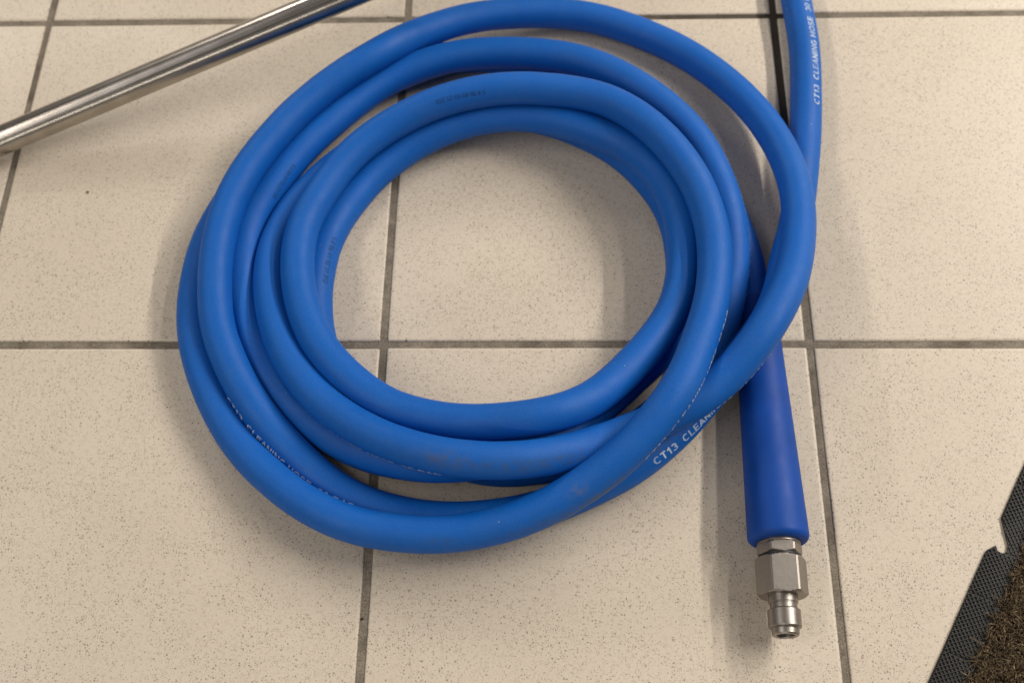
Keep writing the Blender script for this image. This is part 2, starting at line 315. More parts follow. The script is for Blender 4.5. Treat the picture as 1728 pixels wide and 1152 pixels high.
# ---------------------------------------------------------------- the hose
HOSE_DATA = """
310.6 483.0 11.9 310.8 475.0 11.9 311.0 466.9 11.9 311.3 458.9 11.9 311.5 450.9 11.9 311.8 442.9 11.9 312.0 434.9 11.9 312.3 426.9 11.9 312.5 418.9
11.9 312.8 410.9 11.9 313.0 402.9 11.9 313.3 394.9 11.9 313.6 386.9 11.9 313.8 378.9 11.9 314.1 370.9 11.9 314.4 362.9 11.9 314.6 354.9 11.9 314.9
346.8 11.9 315.1 338.8 11.9 315.4 330.8 11.9 315.7 322.8 11.9 316.0 314.8 11.9 316.3 306.8 11.9 316.7 298.8 11.9 317.1 290.8 11.9 317.6 282.8 11.9
317.9 274.8 11.9 318.1 266.8 11.9 318.2 258.8 11.9 318.0 250.8 11.9 317.7 242.8 11.9 317.2 234.8 11.9 316.6 226.8 11.9 316.0 218.9 11.9 315.2 210.9
11.9 314.5 202.9 11.9 313.7 194.9 11.9 312.8 187.0 11.9 311.9 179.0 11.9 310.9 171.1 11.9 309.7 163.1 11.9 308.5 155.2 11.9 307.2 147.3 11.9 305.9
139.4 11.9 304.5 131.5 11.9 303.0 123.6 12.0 301.4 115.6 12.2 299.7 107.5 12.7 297.9 99.2 13.5 295.8 91.0 14.7 293.6 82.9 16.1 291.1 75.0 17.8 288.6
67.2 19.6 286.2 59.5 21.5 284.0 52.1 23.6 281.9 44.7 25.9 279.9 37.3 28.5 277.7 29.9 31.4 275.3 22.6 34.2 272.7 15.5 36.7 269.9 8.8 38.6 267.0 2.4
39.9 263.6 -3.8 40.7 259.8 -9.7 40.9 255.6 -15.4 40.4 251.0 -20.8 39.0 246.0 -26.2 36.9 240.8 -31.5 34.4 235.5 -37.1 32.1 230.2 -42.8 30.1 224.9 -48.7
28.3 219.6 -54.7 26.7 214.2 -60.8 25.3 208.8 -66.8 24.1 203.2 -72.7 23.1 197.4 -78.3 22.3 191.4 -83.7 21.6 185.3 -88.9 20.8 179.1 -93.6 19.8 172.7
-97.9 18.5 166.1 -101.9 17.1 159.3 -105.4 15.8 152.3 -108.8 14.7 145.3 -112.0 13.7 138.1 -115.2 13.0 130.9 -118.4 12.4 123.5 -121.3 12.1 116.0 -123.9
12.0 108.3 -126.1 11.9 100.6 -128.1 11.9 92.7 -129.7 11.9 84.9 -131.0 11.9 76.9 -132.0 11.9 69.0 -132.7 11.9 61.0 -133.1 11.9 53.0 -133.2 11.9 45.0
-132.9 11.9 37.1 -132.2 11.9 29.2 -131.1 11.9 21.4 -129.6 11.9 13.6 -127.8 11.9 6.0 -125.6 11.9 -1.5 -123.0 11.9 -8.9 -119.9 11.9 -16.0 -116.3 11.9
-22.9 -112.2 11.9 -29.6 -107.6 11.9 -36.0 -102.6 11.9 -42.2 -97.3 12.0 -48.2 -91.7 12.1 -54.1 -86.1 12.6 -59.7 -80.5 13.4 -65.2 -74.9 14.5 -70.5 -69.3
15.9 -75.5 -63.6 17.2 -80.4 -57.7 18.5 -85.0 -51.5 19.6 -89.5 -45.1 20.6 -93.6 -38.5 21.5 -97.6 -31.7 22.2 -101.3 -24.8 22.8 -104.7 -17.9 23.3 -107.9
-10.8 23.9 -110.6 -3.7 24.4 -112.9 3.5 25.0 -114.7 10.7 25.7 -116.1 18.1 26.5 -117.1 25.5 27.4 -117.9 33.1 28.1 -118.6 40.9 28.7 -119.0 48.9 29.3
-119.2 57.1 29.8 -119.0 65.4 30.2 -118.4 73.8 30.6 -117.5 82.2 31.0 -116.2 90.6 31.4 -114.5 98.8 31.9 -112.3 106.8 32.3 -109.6 114.7 32.7 -106.6 122.4
33.1 -103.3 129.8 33.4 -99.6 136.9 33.7 -95.8 143.8 34.0 -91.8 150.6 34.3 -87.5 157.2 34.6 -83.1 163.7 35.1 -78.6 170.0 35.5 -73.8 176.2 35.9 -68.7
182.2 36.2 -63.4 187.9 36.6 -58.0 193.4 37.2 -52.3 198.7 38.0 -46.4 203.6 38.8 -40.4 208.3 39.7 -34.2 212.9 40.6 -27.9 217.3 41.4 -21.5 221.8 42.0
-15.2 226.6 42.1 -8.9 231.9 41.5 -2.7 237.7 40.0 3.6 243.8 37.9 10.1 249.7 35.6 16.8 255.2 33.4 23.6 260.4 31.4 30.5 265.2 29.4 37.5 269.7 27.6 44.6
273.7 26.0 51.9 277.3 24.5 59.3 280.3 23.1 67.0 282.9 21.8 74.8 284.9 20.7 82.6 286.5 19.6 90.6 287.9 18.6 98.6 288.9 17.8 106.6 289.7 17.0 114.7
290.1 16.3 122.8 290.1 15.6 130.8 289.8 15.1 138.8 289.0 14.6 146.7 287.7 14.2 154.5 285.8 13.9 162.2 283.5 13.6 169.8 280.7 13.4 177.2 277.5 13.2
184.5 274.1 13.1 191.7 270.4 13.1 198.8 266.4 13.1 205.8 262.2 13.2 212.6 257.7 13.4 219.3 252.9 13.6 225.7 247.8 13.8 231.8 242.4 14.2 237.6 236.7
14.6 243.2 230.8 15.1 248.6 224.6 15.6 253.7 218.3 16.3 258.6 211.7 17.0 263.3 204.9 17.8 267.6 197.9 18.6 271.7 190.6 19.6 275.5 183.1 20.7 278.9
175.5 21.9 281.9 167.6 23.2 284.6 159.6 24.6 287.0 151.4 26.2 288.9 143.1 27.9 290.5 134.7 29.8 291.8 126.2 31.6 292.8 117.9 33.2 293.4 109.5 34.6
293.6 101.0 36.1 293.3 92.4 37.8 292.7 83.8 39.5 291.8 75.3 41.4 290.5 66.9 43.4 289.0 58.6 45.5 287.2 50.5 47.9 285.3 42.4 50.6 283.1 34.6 53.5 280.7
27.1 56.3 278.3 20.0 58.7 275.7 13.4 60.5 273.0 7.2 61.9 270.2 1.3 62.9 267.2 -4.4 63.5 264.1 -10.0 63.8 260.7 -15.6 63.6 257.0 -21.2 62.9 252.9 -26.8
61.6 248.4 -32.4 59.6 243.5 -37.9 57.2 238.3 -43.4 54.8 232.6 -48.7 52.7 226.7 -53.8 50.9 220.4 -58.6 49.4 213.9 -63.0 48.1 207.1 -67.1 46.8 200.1
-70.7 45.5 193.0 -74.1 44.2 185.8 -77.3 43.0 178.5 -80.2 41.9 171.1 -83.2 41.3 163.7 -86.2 41.2 156.2 -89.3 41.5 148.8 -92.3 42.4 141.3 -95.3 43.7
133.9 -98.3 45.5 126.5 -101.0 47.5 119.1 -103.5 49.5 111.6 -105.5 51.3 104.2 -107.1 52.8 96.6 -108.2 54.1 88.9 -108.9 55.0 81.2 -109.1 55.5 73.3
-108.8 55.8 65.5 -108.1 55.7 57.7 -107.0 55.1 50.0 -105.3 54.0 42.4 -103.1 52.5 35.0 -100.5 50.5 27.6 -97.5 48.3 20.2 -94.2 46.0 13.0 -90.6 43.7 5.8
-86.6 41.5 -1.2 -82.4 39.6 -8.2 -78.0 37.8 -15.0 -73.2 36.2 -21.5 -68.1 34.7 -27.8 -62.7 33.4 -33.8 -57.0 32.3 -39.5 -51.0 31.5 -44.9 -44.8 30.7 -49.9
-38.4 30.0 -54.6 -31.8 29.2 -58.9 -24.9 28.5 -62.8 -17.7 27.7 -66.4 -10.3 26.8 -69.6 -2.6 25.8 -72.5 5.2 24.8 -75.1 13.1 23.7 -77.3 21.1 22.7 -79.1
29.3 21.6 -80.6 37.4 20.5 -81.6 45.7 19.3 -82.3 53.9 18.0 -82.4 62.1 16.8 -82.0 70.3 15.5 -80.9 78.3 14.5 -79.1 86.1 13.6 -76.9 93.7 12.9 -74.2 100.8
12.4 -71.1 107.6 12.1 -67.5 114.1 12.0 -63.6 120.3 11.9 -59.3 126.3 11.9 -54.8 132.1 11.9 -50.0 137.8 11.9 -44.8 143.3 11.9 -39.5 148.7 11.9 -33.9
154.0 11.9 -28.0 159.3 11.9 -21.9 164.3 11.9 -15.4 169.1 11.9 -8.7 173.4 11.9 -1.7 177.3 11.9 5.5 180.8 11.9 12.8 183.9 11.9 20.4 186.6 11.9 28.1
188.8 11.9 35.9 190.5 11.9 43.8 191.8 11.9 51.8 192.7 11.9 59.9 193.3 11.9 67.9 193.5 11.9 75.9 193.4 11.9 83.9 192.9 11.9 91.9 192.1 11.9 99.8 190.8
11.9 107.6 189.1 11.9 115.3 186.8 11.9 122.8 184.1 11.9 130.2 181.0 11.9 137.4 177.5 11.9 144.4 173.7 11.9 151.3 169.6 11.9 158.0 165.3 11.9 164.4
160.6 11.9 170.5 155.4 11.9 176.2 149.9 11.9 181.6 144.0 11.9 186.6 137.8 11.9 191.3 131.3 11.9 195.7 124.6 11.9 199.6 117.7 11.9 203.1 110.6 11.9
206.1 103.2 11.9 208.5 95.6 11.9 210.3 87.8 11.9 211.5 79.9 11.9 212.3 72.0 11.9 212.7 64.0 11.9 212.7 56.0 11.9 212.3 48.0 11.9 211.6 40.1 11.9 210.4
32.2 11.9 208.7 24.4 11.9 206.6 16.7 11.9 204.0 9.1 12.0 200.9 1.8 12.0 197.1 -5.4 12.2 192.7 -12.2 12.6 187.7 -18.6 13.2 182.2 -24.8 14.0 176.5 -30.8
15.0 170.7 -37.0 16.1 165.0 -43.1 17.4 159.2 -49.3 18.9 153.3 -55.4 20.5 147.3 -61.3 22.3 141.3 -67.0 24.4 135.1 -72.5 26.8 128.9 -77.6 29.1 122.6
-82.4 31.1 116.2 -86.5 32.6 109.7 -90.0 33.5 103.1 -93.0 34.1 96.3 -95.6 34.4 89.3 -97.8 34.6 82.1 -99.6 34.5 74.7 -101.0 34.2 67.1 -102.0 33.6 59.2
-102.4 32.5 51.2 -102.3 31.0 43.2 -101.6 29.0 35.3 -100.4 26.8 27.5 -98.8 24.6 20.0 -96.9 22.5 12.8 -94.9 20.6 5.9 -92.7 18.9 -0.9 -90.1 17.5 -7.6
-87.2 16.2 -14.4 -83.9 15.0 -21.1 -80.1 14.0 -27.7 -75.9 13.2 -34.0 -71.2 12.6 -40.3 -66.2 12.2 -46.3 -61.1 12.0 -52.3 -55.9 11.9 -58.0 -50.3 11.9
-63.4 -44.5 11.9 -68.4 -38.3 11.9 -73.2 -31.9 11.9 -77.6 -25.3 11.9 -81.8 -18.5 11.9 -85.6 -11.5 11.9 -89.1 -4.3 11.9 -92.3 3.0 11.9 -95.2 10.4 11.9
-97.6 18.1 11.9 -99.7 25.8 11.9 -101.4 33.6 11.9 -102.8 41.5 11.9 -103.9 49.4 11.9 -104.6 57.3 11.9 -104.9 65.3 11.9 -104.9 73.3 11.9 -104.5 81.3 11.9
-103.7 89.2 12.0 -102.4 96.8 12.1 -100.3 104.1 12.5 -97.4 111.1 13.1 -93.9 117.8 13.9 -90.0 124.5 14.8 -86.0 131.1 15.6 -81.9 137.8 16.4 -77.6 144.5
17.0 -73.2 151.1 17.6 -68.5 157.6 18.2 -63.6 163.9 18.7 -58.4 170.1 19.2 -53.0 176.2 19.5 -47.5 182.2 19.8 -41.9 188.2 20.2 -36.2 194.1 20.5 -30.4
199.9 20.8 -24.4 205.5 21.2 -18.2 210.8 21.6 -11.7 215.6 22.1 -4.9 219.8 22.7 2.2 223.3 23.5 9.6 226.3 24.6 17.1 228.8 26.0 24.7 230.9 27.2 32.5 232.8
28.3 40.3 234.3 29.2 48.3 235.3 30.0 56.3 236.0 30.7 64.3 236.4 31.2 72.4 236.5 31.6 80.5 236.4 31.8 88.5 236.1 32.0 96.5 235.6 32.2 104.6 234.8 32.3
112.5 233.8 32.4 120.4 232.4 32.5 128.3 230.7 32.7 136.0 228.4 32.8 143.6 225.7 33.0 150.9 222.5 33.1 158.1 218.9 33.2 165.0 214.8 33.3 171.7 210.4
33.4 178.2 205.6 33.5 184.5 200.5 33.7 190.6 195.2 33.8 196.4 189.6 33.9 202.0 183.8 34.1 207.3 177.7 34.2 212.3 171.4 34.3 217.0 164.9 34.4 221.4
158.2 34.4 225.3 151.2 34.4 228.8 144.1 34.4 231.9 136.7 34.4 234.6 129.3 34.3 237.1 121.7 34.2 239.3 114.1 34.1 241.3 106.4 34.0 242.9 98.7 33.8
244.2 90.9 33.5 245.1 83.2 33.1 245.7 75.4 32.6 245.9 67.5 31.8 245.9 59.7 30.8 245.5 51.8 29.8 244.8 43.7 28.8 243.5 35.6 28.0 241.9 27.3 27.4 240.2
19.2 26.3 238.4 11.5 24.4 236.5 4.1 22.2 234.1 -3.2 20.0 231.1 -10.4 18.2 227.4 -17.3 16.6 223.3 -23.8 15.1 218.7 -30.0 13.8 213.7 -35.8 12.8 208.3
-41.3 12.2 202.7 -46.9 12.0 196.9 -52.3 11.9 191.0 -57.7 11.9 185.0 -63.0 11.9 178.9 -68.0 11.9 172.5 -72.6 11.9 165.8 -76.8 11.9 158.8 -80.6 11.9
151.7 -84.1 11.9 144.4 -87.3 11.9 136.9 -90.1 11.9 129.3 -92.3 11.9 121.5 -94.2 11.9 113.7 -95.8 11.9 105.8 -96.9 11.9 97.8 -97.7 11.9 89.9 -98.0 11.9
81.9 -97.7 11.9 74.1 -96.8 11.9 66.4 -95.1 11.9 58.9 -92.6 11.9 51.6 -89.4 11.9 44.4 -86.0 11.9 37.2 -82.4 11.9 30.1 -78.7 11.9 23.1 -74.9 11.9 16.3
-70.8 11.9 9.5 -66.5 11.9 3.0 -61.9 11.9 -3.4 -57.1 11.9 -9.6 -52.1 11.9 -15.5 -46.7 11.9 -21.1 -41.0 11.9 -26.2 -34.9 11.9 -30.9 -28.5 11.9 -35.1
-21.7 11.9 -38.7 -14.7 11.9 -41.7 -7.3 11.9 -44.0 0.3 11.9 -45.9 8.0 11.9 -47.3 15.9 11.9 -48.3 23.8 11.9 -49.0 31.8 11.9 -49.2 39.8 11.9 -49.0 47.8
11.9 -48.5 55.9 11.9 -47.6 64.0 11.9 -46.3 72.0 11.9 -44.4 80.1 11.9 -41.9 88.0 11.9 -38.9 95.8 11.9 -35.3 103.4 11.9 -31.3 110.8 11.9 -27.0 118.0
12.0 -22.6 125.0 12.1 -17.7 131.7 12.5 -12.4 137.9 13.0 -6.5 143.7 13.8 -0.4 149.0 14.6 6.0 154.1 15.7 12.6 158.6 16.9 19.5 162.6 18.3 26.7 166.0 19.8
34.0 169.0 21.4 41.5 171.5 23.0 49.2 173.6 24.4 57.0 175.3 25.7 64.9 176.6 26.9 72.8 177.4 27.9 80.9 177.8 28.7 88.9 177.8 29.3 96.9 177.2 29.9 105.0
175.9 30.4 112.9 174.2 31.0 120.7 172.0 31.5 128.4 169.3 32.0 136.0 166.4 32.5 143.5 163.1 32.9 150.8 159.6 33.3 158.0 155.8 33.6 165.0 151.7 34.0
171.6 147.1 34.2 177.9 142.0 34.4 183.7 136.5 34.6 189.0 130.5 34.7 193.8 124.1 34.7 198.0 117.4 34.8 201.6 110.2 34.8 204.5 102.8 34.8 206.9 95.2
34.8 208.7 87.4 34.9 210.1 79.5 34.9 211.0 71.6 35.0 211.4 63.6 35.0 211.4 55.6 35.0 211.0 47.6 35.0 210.2 39.6 35.0 209.0 31.7 35.0 207.4 23.9 35.0
205.2 16.3 35.0 202.3 8.9 35.0 198.7 1.7 35.2 194.5 -5.4 35.5 190.0 -12.2 36.1 185.1 -19.0 36.8 180.0 -25.6 37.7 174.7 -32.2 38.8 169.2 -38.7 40.0
163.7 -45.1 41.4 157.9 -51.3 43.0 151.8 -57.3 44.8 145.3 -62.8 46.8 138.4 -67.7 49.1 131.3 -71.8 51.2 123.9 -75.0 52.8 116.4 -77.3 53.5 108.8 -78.9
53.4 101.1 -79.7 52.4 93.3 -79.9 50.6 85.5 -79.7 48.4 77.6 -79.2 46.1 69.6 -78.5 44.1 61.6 -77.5 42.4 53.6 -76.2 40.8 45.6 -74.5 39.4 37.6 -72.4 38.2
29.7 -70.0 37.2 21.9 -67.2 36.3 14.3 -63.9 35.6 7.1 -60.0 35.1 0.2 -55.6 34.9 -6.2 -50.8 34.8 -12.4 -45.7 34.8 -18.3 -40.4 34.8 -23.9 -34.8 34.9 -29.2
-28.9 34.9 -34.1 -22.6 34.9 -38.6 -16.1 34.9 -42.6 -9.2 34.8 -46.3 -2.0 34.7 -49.5 5.4 34.5 -52.3 13.1 34.2 -54.8 20.9 33.9 -56.7 28.9 33.5 -58.3 37.0
33.1 -59.4 45.3 32.5 -60.2 53.6 32.0 -60.4 62.0 31.4 -60.1 70.3 30.9 -59.1 78.4 30.5 -57.2 86.5 30.3 -54.5 94.3 30.3 -51.3 101.9 30.3 -47.9 109.5 30.4
-44.2 116.9 30.5 -40.3 124.1 30.7 -36.0 131.0 31.2 -31.2 137.6 31.7 -26.0 143.8 32.4 -20.3 149.5 33.1 -14.2 154.8 34.0 -7.8 159.7 35.0 -1.2 164.1 36.1
5.7 168.0 37.3 12.8 171.6 38.7 20.2 174.6 40.3 27.6 177.2 42.0 35.3 179.4 43.7 43.0 181.2 45.3 50.8 182.8 46.6 58.7 184.1 47.8 66.6 185.0 48.9 74.6
185.7 49.8 82.6 186.1 50.4 90.6 186.2 50.8 98.6 186.0 51.1 106.6 185.5 51.3 114.5 184.8 51.2 122.5 184.2 50.9 130.4 183.3 50.4 138.2 182.0 50.0 145.9
180.1 49.8 153.5 177.4 49.9 160.8 174.0 50.1 167.7 169.7 50.5 174.3 164.7 51.1 180.5 159.1 51.9 186.3 153.0 52.7 191.8 146.6 53.5 196.8 140.0 54.1
201.6 133.3 54.5 206.0 126.6 54.6 210.2 119.8 54.4 214.0 113.0 54.0 217.5 106.0 53.5 220.6 98.9 53.0 223.2 91.7 52.3 225.4 84.2 51.8 227.2 76.6 51.4
228.6 68.7 51.3 229.6 60.7 51.3 230.1 52.6 51.4 230.1 44.4 51.7 229.8 36.2 52.0 229.1 28.0 52.6 228.1 19.9 53.2 226.8 11.9 54.0 225.0 3.9 54.9 222.9
-4.0 55.9 220.5 -11.9 57.1 217.9 -19.6 58.4 215.3 -27.2 59.8 212.5 -34.7 61.5 209.7 -42.1 63.3 206.6 -49.5 65.3 203.3 -56.7 66.9 199.7 -63.6 67.7
195.7 -70.0 67.6 191.3 -76.1 66.7 186.6 -82.0 65.2 181.5 -87.8 63.2 176.3 -93.3 61.1 170.9 -98.6 58.9 165.4 -103.6 56.7 159.7 -108.3 54.4 153.7 -112.7
51.9 147.5 -116.7 49.3 141.1 -120.6 46.8 134.6 -124.3 44.5 127.9 -127.9 42.3 121.0 -131.3 40.3 113.9 -134.4 38.4 106.6 -137.2 36.7 99.2 -139.8 35.2
91.6 -142.0 33.8 83.8 -143.8 32.5 76.0 -145.4 31.5 68.0 -146.7 30.6 60.1 -147.7 30.0 52.1 -148.3 29.4 44.2 -148.5 28.9 36.3 -148.3 28.4 28.4 -147.7
27.9 20.6 -146.9 27.4 12.9 -145.7 26.8 5.3 -144.3 26.2 -2.0 -142.5 25.6 -9.2 -140.3 25.1 -16.1 -137.8 24.5 -22.8 -134.9 23.8 -29.4 -131.6 23.2 -35.9
-127.9 22.3 -42.4 -123.9 21.3 -48.8 -119.5 20.2 -55.2 -114.7 18.9 -61.5 -109.5 17.5 -67.8 -104.1 16.2 -74.1 -98.3 14.8 -80.1 -92.3 13.6 -85.8 -86.0
12.7 -91.2 -79.7 12.2 -96.2 -73.2 12.0 -100.8 -66.5 11.9 -105.2 -59.8 11.9 -109.4 -52.9 11.9 -113.3 -45.9 11.9 -116.9 -38.8 11.9 -120.4 -31.6 11.9
-123.6 -24.2 11.9 -126.5 -16.8 11.9 -129.1 -9.2 11.9 -131.3 -1.5 11.9 -133.2 6.3 11.9 -134.7 14.1 11.9 -135.7 22.0 11.9 -136.4 30.0 11.9 -136.6 37.9
11.9 -136.5 45.9 11.9 -136.2 53.9 11.9 -135.6 61.9 11.9 -134.6 69.8 11.9 -133.2 77.7 11.9 -131.3 85.4 11.9 -129.0 93.1 11.9 -126.4 100.6 11.9 -123.5
108.1 11.9 -120.3 115.4 11.9 -116.7 122.6 11.9 -112.9 129.7 11.9 -108.7 136.6 11.9 -104.4 143.3 11.9 -100.1 150.1 11.9 -95.6 156.7 11.9 -90.9 163.3
11.9 -86.1 169.8 11.9 -81.1 176.1 11.9 -76.0 182.3 11.9 -70.7 188.3 11.9 -65.3 194.3 11.9 -59.8 200.1 11.9 -54.2 205.9 11.9 -48.5 211.5 11.9 -42.6
217.0 11.9 -36.5 222.3 11.9 -30.2 227.2 11.9 -23.6 231.9 11.9 -16.7 236.1 11.9 -9.4 239.7 11.9 -1.9 242.5 11.9 5.8 244.8 11.9 13.7 246.4 11.9 21.6
247.7 11.9 29.5 248.6 11.9 37.5 249.1 11.9 45.5 249.3 11.9 53.5 249.2 11.9 61.5 249.0 11.9 69.5 248.7 11.9 77.5 248.3 11.9 85.5 247.7 11.9 93.5 247.1
11.9 101.5 246.2 11.9 109.4 245.1 11.9 117.3 243.7 11.9 125.1 242.0 11.9 132.8 239.8 11.9 140.3 237.2 11.9 147.7 234.2 11.9 154.9 230.8 11.9 161.9
227.0 11.9 168.7 222.8 11.9 175.3 218.3 11.9 181.6 213.4 11.9 187.7 208.2 11.9 193.5 202.7 11.9 199.1 197.0 11.9 204.4 191.0 11.9 209.5 184.9 11.9
214.4 178.5 11.9 218.9 171.9 11.9 223.2 165.2 11.9 227.2 158.2 11.9 230.8 151.1 11.9 234.3 143.9 11.9 237.5 136.6 11.9 240.5 129.2 11.9 243.3 121.7
11.9 245.8 114.1 11.9 248.1 106.4 11.9 250.1 98.7 11.9 252.1 91.0 11.9 253.9 83.3 11.9 255.8 75.7 11.9 257.4 68.0 11.9 258.9 60.3 11.9 260.0 52.5 12.0
260.8 44.5 12.1 261.2 36.5 12.4 261.5 28.3 13.1 261.5 24.2 13.4
"""  # centre line of the hose, millimetres, x y z
HOSE = np.array([float(v) for v in HOSE_DATA.split()]).reshape(-1, 3) / 1000.0
RH = 0.012

def resample(P, step):
    s = np.r_[0, np.cumsum(np.linalg.norm(np.diff(P, axis=0), axis=1))]
    # natural-ish cubic through the points: Catmull-Rom on a dense parameter
    Q = np.vstack([2 * P[0] - P[1], P, 2 * P[-1] - P[-2]])
    out = []
    for i in range(1, len(Q) - 2):
        p0, p1, p2, p3 = Q[i - 1:i + 3]
        for t in np.linspace(0, 1, 6, endpoint=False):
            out.append(.5 * ((2 * p1) + (-p0 + p2) * t + (2 * p0 - 5 * p1 + 4 * p2 - p3) * t * t + (-p0 + 3 * p1 - 3 * p2 + p3) * t ** 3))
    out.append(P[-1]); D = np.array(out)
    s = np.r_[0, np.cumsum(np.linalg.norm(np.diff(D, axis=0), axis=1))]
    n = int(s[-1] / step) + 1
    ss = np.linspace(0, s[-1], n)
    return np.stack([np.interp(ss, s, D[:, i]) for i in range(3)], 1), ss

HP, HS = resample(HOSE, 0.0025)
HT = np.gradient(HP, axis=0); HT /= np.linalg.norm(HT, axis=1)[:, None]
HB = np.cross(HT, [0, 0, 1.0]); HB /= np.linalg.norm(HB, axis=1)[:, None]
HN = np.cross(HB, HT)

hose = empty("hose", (0.1, 0.1, 0.0))
tag(hose, "blue rubber cleaning hose coiled on the tile floor, with a steel end fitting", "hose")
OFF = Vector((0.1, 0.1, 0.0))

def tube_of(P, N, B, r, seg):
    a = np.linspace(0, 2 * np.pi, seg, endpoint=False)
    V = P[:, None] + r * (np.cos(a)[None, :, None] * N[:, None] + np.sin(a)[None, :, None] * B[:, None])
    n = len(P)
    F = []
    for i in range(n - 1):
        for k in range(seg):
            F.append((i * seg + k, i * seg + (k + 1) % seg, (i + 1) * seg + (k + 1) % seg, (i + 1) * seg + k))
    return V.reshape(-1, 3), F, a

SEG = 28
V, F, ANG = tube_of(HP, HN, HB, RH, SEG)
# far cut end of the hose (outside the picture): wall and bore
nV = len(V)
inner = HP[0] + 0.0065 * (np.cos(ANG)[:, None] * HN[0] + np.sin(ANG)[:, None] * HB[0])
deep = inner + HT[0] * 0.03
V = np.vstack([V, inner, deep])
for k in range(SEG):
    k2 = (k + 1) % SEG
    F.append((k2, k, nV + k, nV + k2))
    F.append((nV + k2, nV + k, nV + SEG + k, nV + SEG + k2))
hose_tube = mesh_obj("hose_tube", V - np.array(OFF), F, M_HOSE, hose)
# rubbed dirt: (arc length, angle deg, half length, half width in deg, dark amount, grey amount)
DIRT = [(2.058, -28, 0.011, 30, 0.9, 0.35), (2.028, -34, 0.030, 18, 0.55, 0.1), (1.990, -46, 0.030, 22, 1.0, 0.1),
        (5.7575, -22, 0.0050, 12, 0.6, 1.5), (5.750, -85, 0.026, 22, 1.3, 0.7), (5.734, -104, 0.03, 10, 0.3, 1.1),
        (0.608, -8, 0.030, 26, 0.9, 0.2), (5.32, -60, 0.10, 24, 0.10, 0.40), (5.40, -58, 0.09, 22, 0.35, 0.25),
        (4.25, -80, 0.05, 14, 0.0, 0.45), (5.85, -40, 0.01, 10, 0.8, 0.1), (5.79, -60, 0.02, 14, 0.7, 0.2),
        (4.49, -85, 0.16, 10, 0.1, 0.5), (1.70, -60, 0.06, 20, 0.2, 0.2), (3.62, -50, 0.12, 18, 0.1, 0.35)]
dirt = np.zeros((len(V), 4), dtype=np.float32); dirt[:, 3] = 1
adeg = (np.degrees(ANG) + 180) % 360 - 180
for s0, a0, hl, hw, dk, gr in DIRT:
    ws = np.exp(-((HS - s0) / hl) ** 2)
    da = (adeg - a0 + 180) % 360 - 180
    w = (ws[:, None] * np.exp(-(da / hw) ** 2)[None]).reshape(-1)
    dirt[:nV, 0] += dk * w; dirt[:nV, 1] += gr * w
at = hose_tube.data.attributes.new("dirt", "FLOAT_COLOR", "POINT")
at.data.foreach_set("color", np.clip(dirt, 0, 1.5).ravel())

# printing, wrapped round the hose surface
def arc(cx, cy, rx, ry, a0, a1, n=10):
    return [(cx + rx * math.cos(math.radians(a0 + (a1 - a0) * i / n)), cy + ry * math.sin(math.radians(a0 + (a1 - a0) * i / n))) for i in range(n + 1)]
# plain sans capitals drawn as strokes, cap height 1
GLYPH = {
    "C": (0.74, [arc(0.38, 0.5, 0.30, 0.42, 48, 312, 14)]),
    "T": (0.62, [[(0.02, 0.92), (0.60, 0.92)], [(0.31, 0.92), (0.31, 0.0)]]),
    "1": (0.54, [[(0.10, 0.70), (0.33, 0.92), (0.33, 0.0)]]),
    "3": (0.58, [arc(0.27, 0.71, 0.21, 0.21, 150, -90, 9), arc(0.27, 0.29, 0.24, 0.22, 90, -155, 9)]),
    "L": (0.60, [[(0.12, 1.0), (0.12, 0.08), (0.57, 0.08)]]),
    "E": (0.66, [[(0.60, 0.92), (0.12, 0.92), (0.12, 0.08), (0.62, 0.08)], [(0.12, 0.51), (0.56, 0.51)]]),
    "A": (0.70, [[(0.04, 0.0), (0.35, 0.94), (0.66, 0.0)], [(0.16, 0.30), (0.54, 0.30)]]),
    "N": (0.74, [[(0.12, 0.0), (0.12, 0.97), (0.62, 0.03), (0.62, 1.0)]]),
    "I": (0.28, [[(0.14, 0.0), (0.14, 1.0)]]),
    "G": (0.78, [arc(0.40, 0.5, 0.30, 0.42, 48, 335, 14) + [(0.68, 0.45), (0.44, 0.45)]]),
    "H": (0.74, [[(0.12, 0.0), (0.12, 1.0)], [(0.62, 0.0), (0.62, 1.0)], [(0.12, 0.51), (0.62, 0.51)]]),
    "O": (0.80, [arc(0.40, 0.5, 0.31, 0.42, 0, 360, 20)]),
    "S": (0.66, [arc(0.33, 0.71, 0.23, 0.21, 25, 270, 9) + arc(0.33, 0.29, 0.24, 0.21, 90, -155, 9)[1:]]),
    "B": (0.70, [[(0.12, 0.08), (0.12, 0.92), (0.38, 0.92)] + arc(0.40, 0.715, 0.18, 0.205, 90, -90, 7) + [(0.12, 0.51), (0.40, 0.51)] + arc(0.41, 0.295, 0.21, 0.215, 90, -90, 7) + [(0.12, 0.08)]]),
    "R": (0.72, [[(0.12, 0.0), (0.12, 0.92), (0.40, 0.92)] + arc(0.41, 0.70, 0.20, 0.22, 90, -90, 7) + [(0.12, 0.48)], [(0.40, 0.48), (0.64, 0.0)]]),
    "0": (0.60, [arc(0.30, 0.5, 0.21, 0.42, 0, 360, 18)]),
    "2": (0.58, [arc(0.28, 0.69, 0.21, 0.23, 165, -25, 8) + [(0.08, 0.08), (0.53, 0.08)]]),
    "4": (0.60, [[(0.42, 0.0), (0.42, 0.94), (0.06, 0.28), (0.56, 0.28)]]),
    "6": (0.58, [arc(0.29, 0.30, 0.21, 0.22, 0, 360, 14), arc(0.44, 0.36, 0.36, 0.56, 180, 105, 6)]),
    " ": (0.30, []),
}
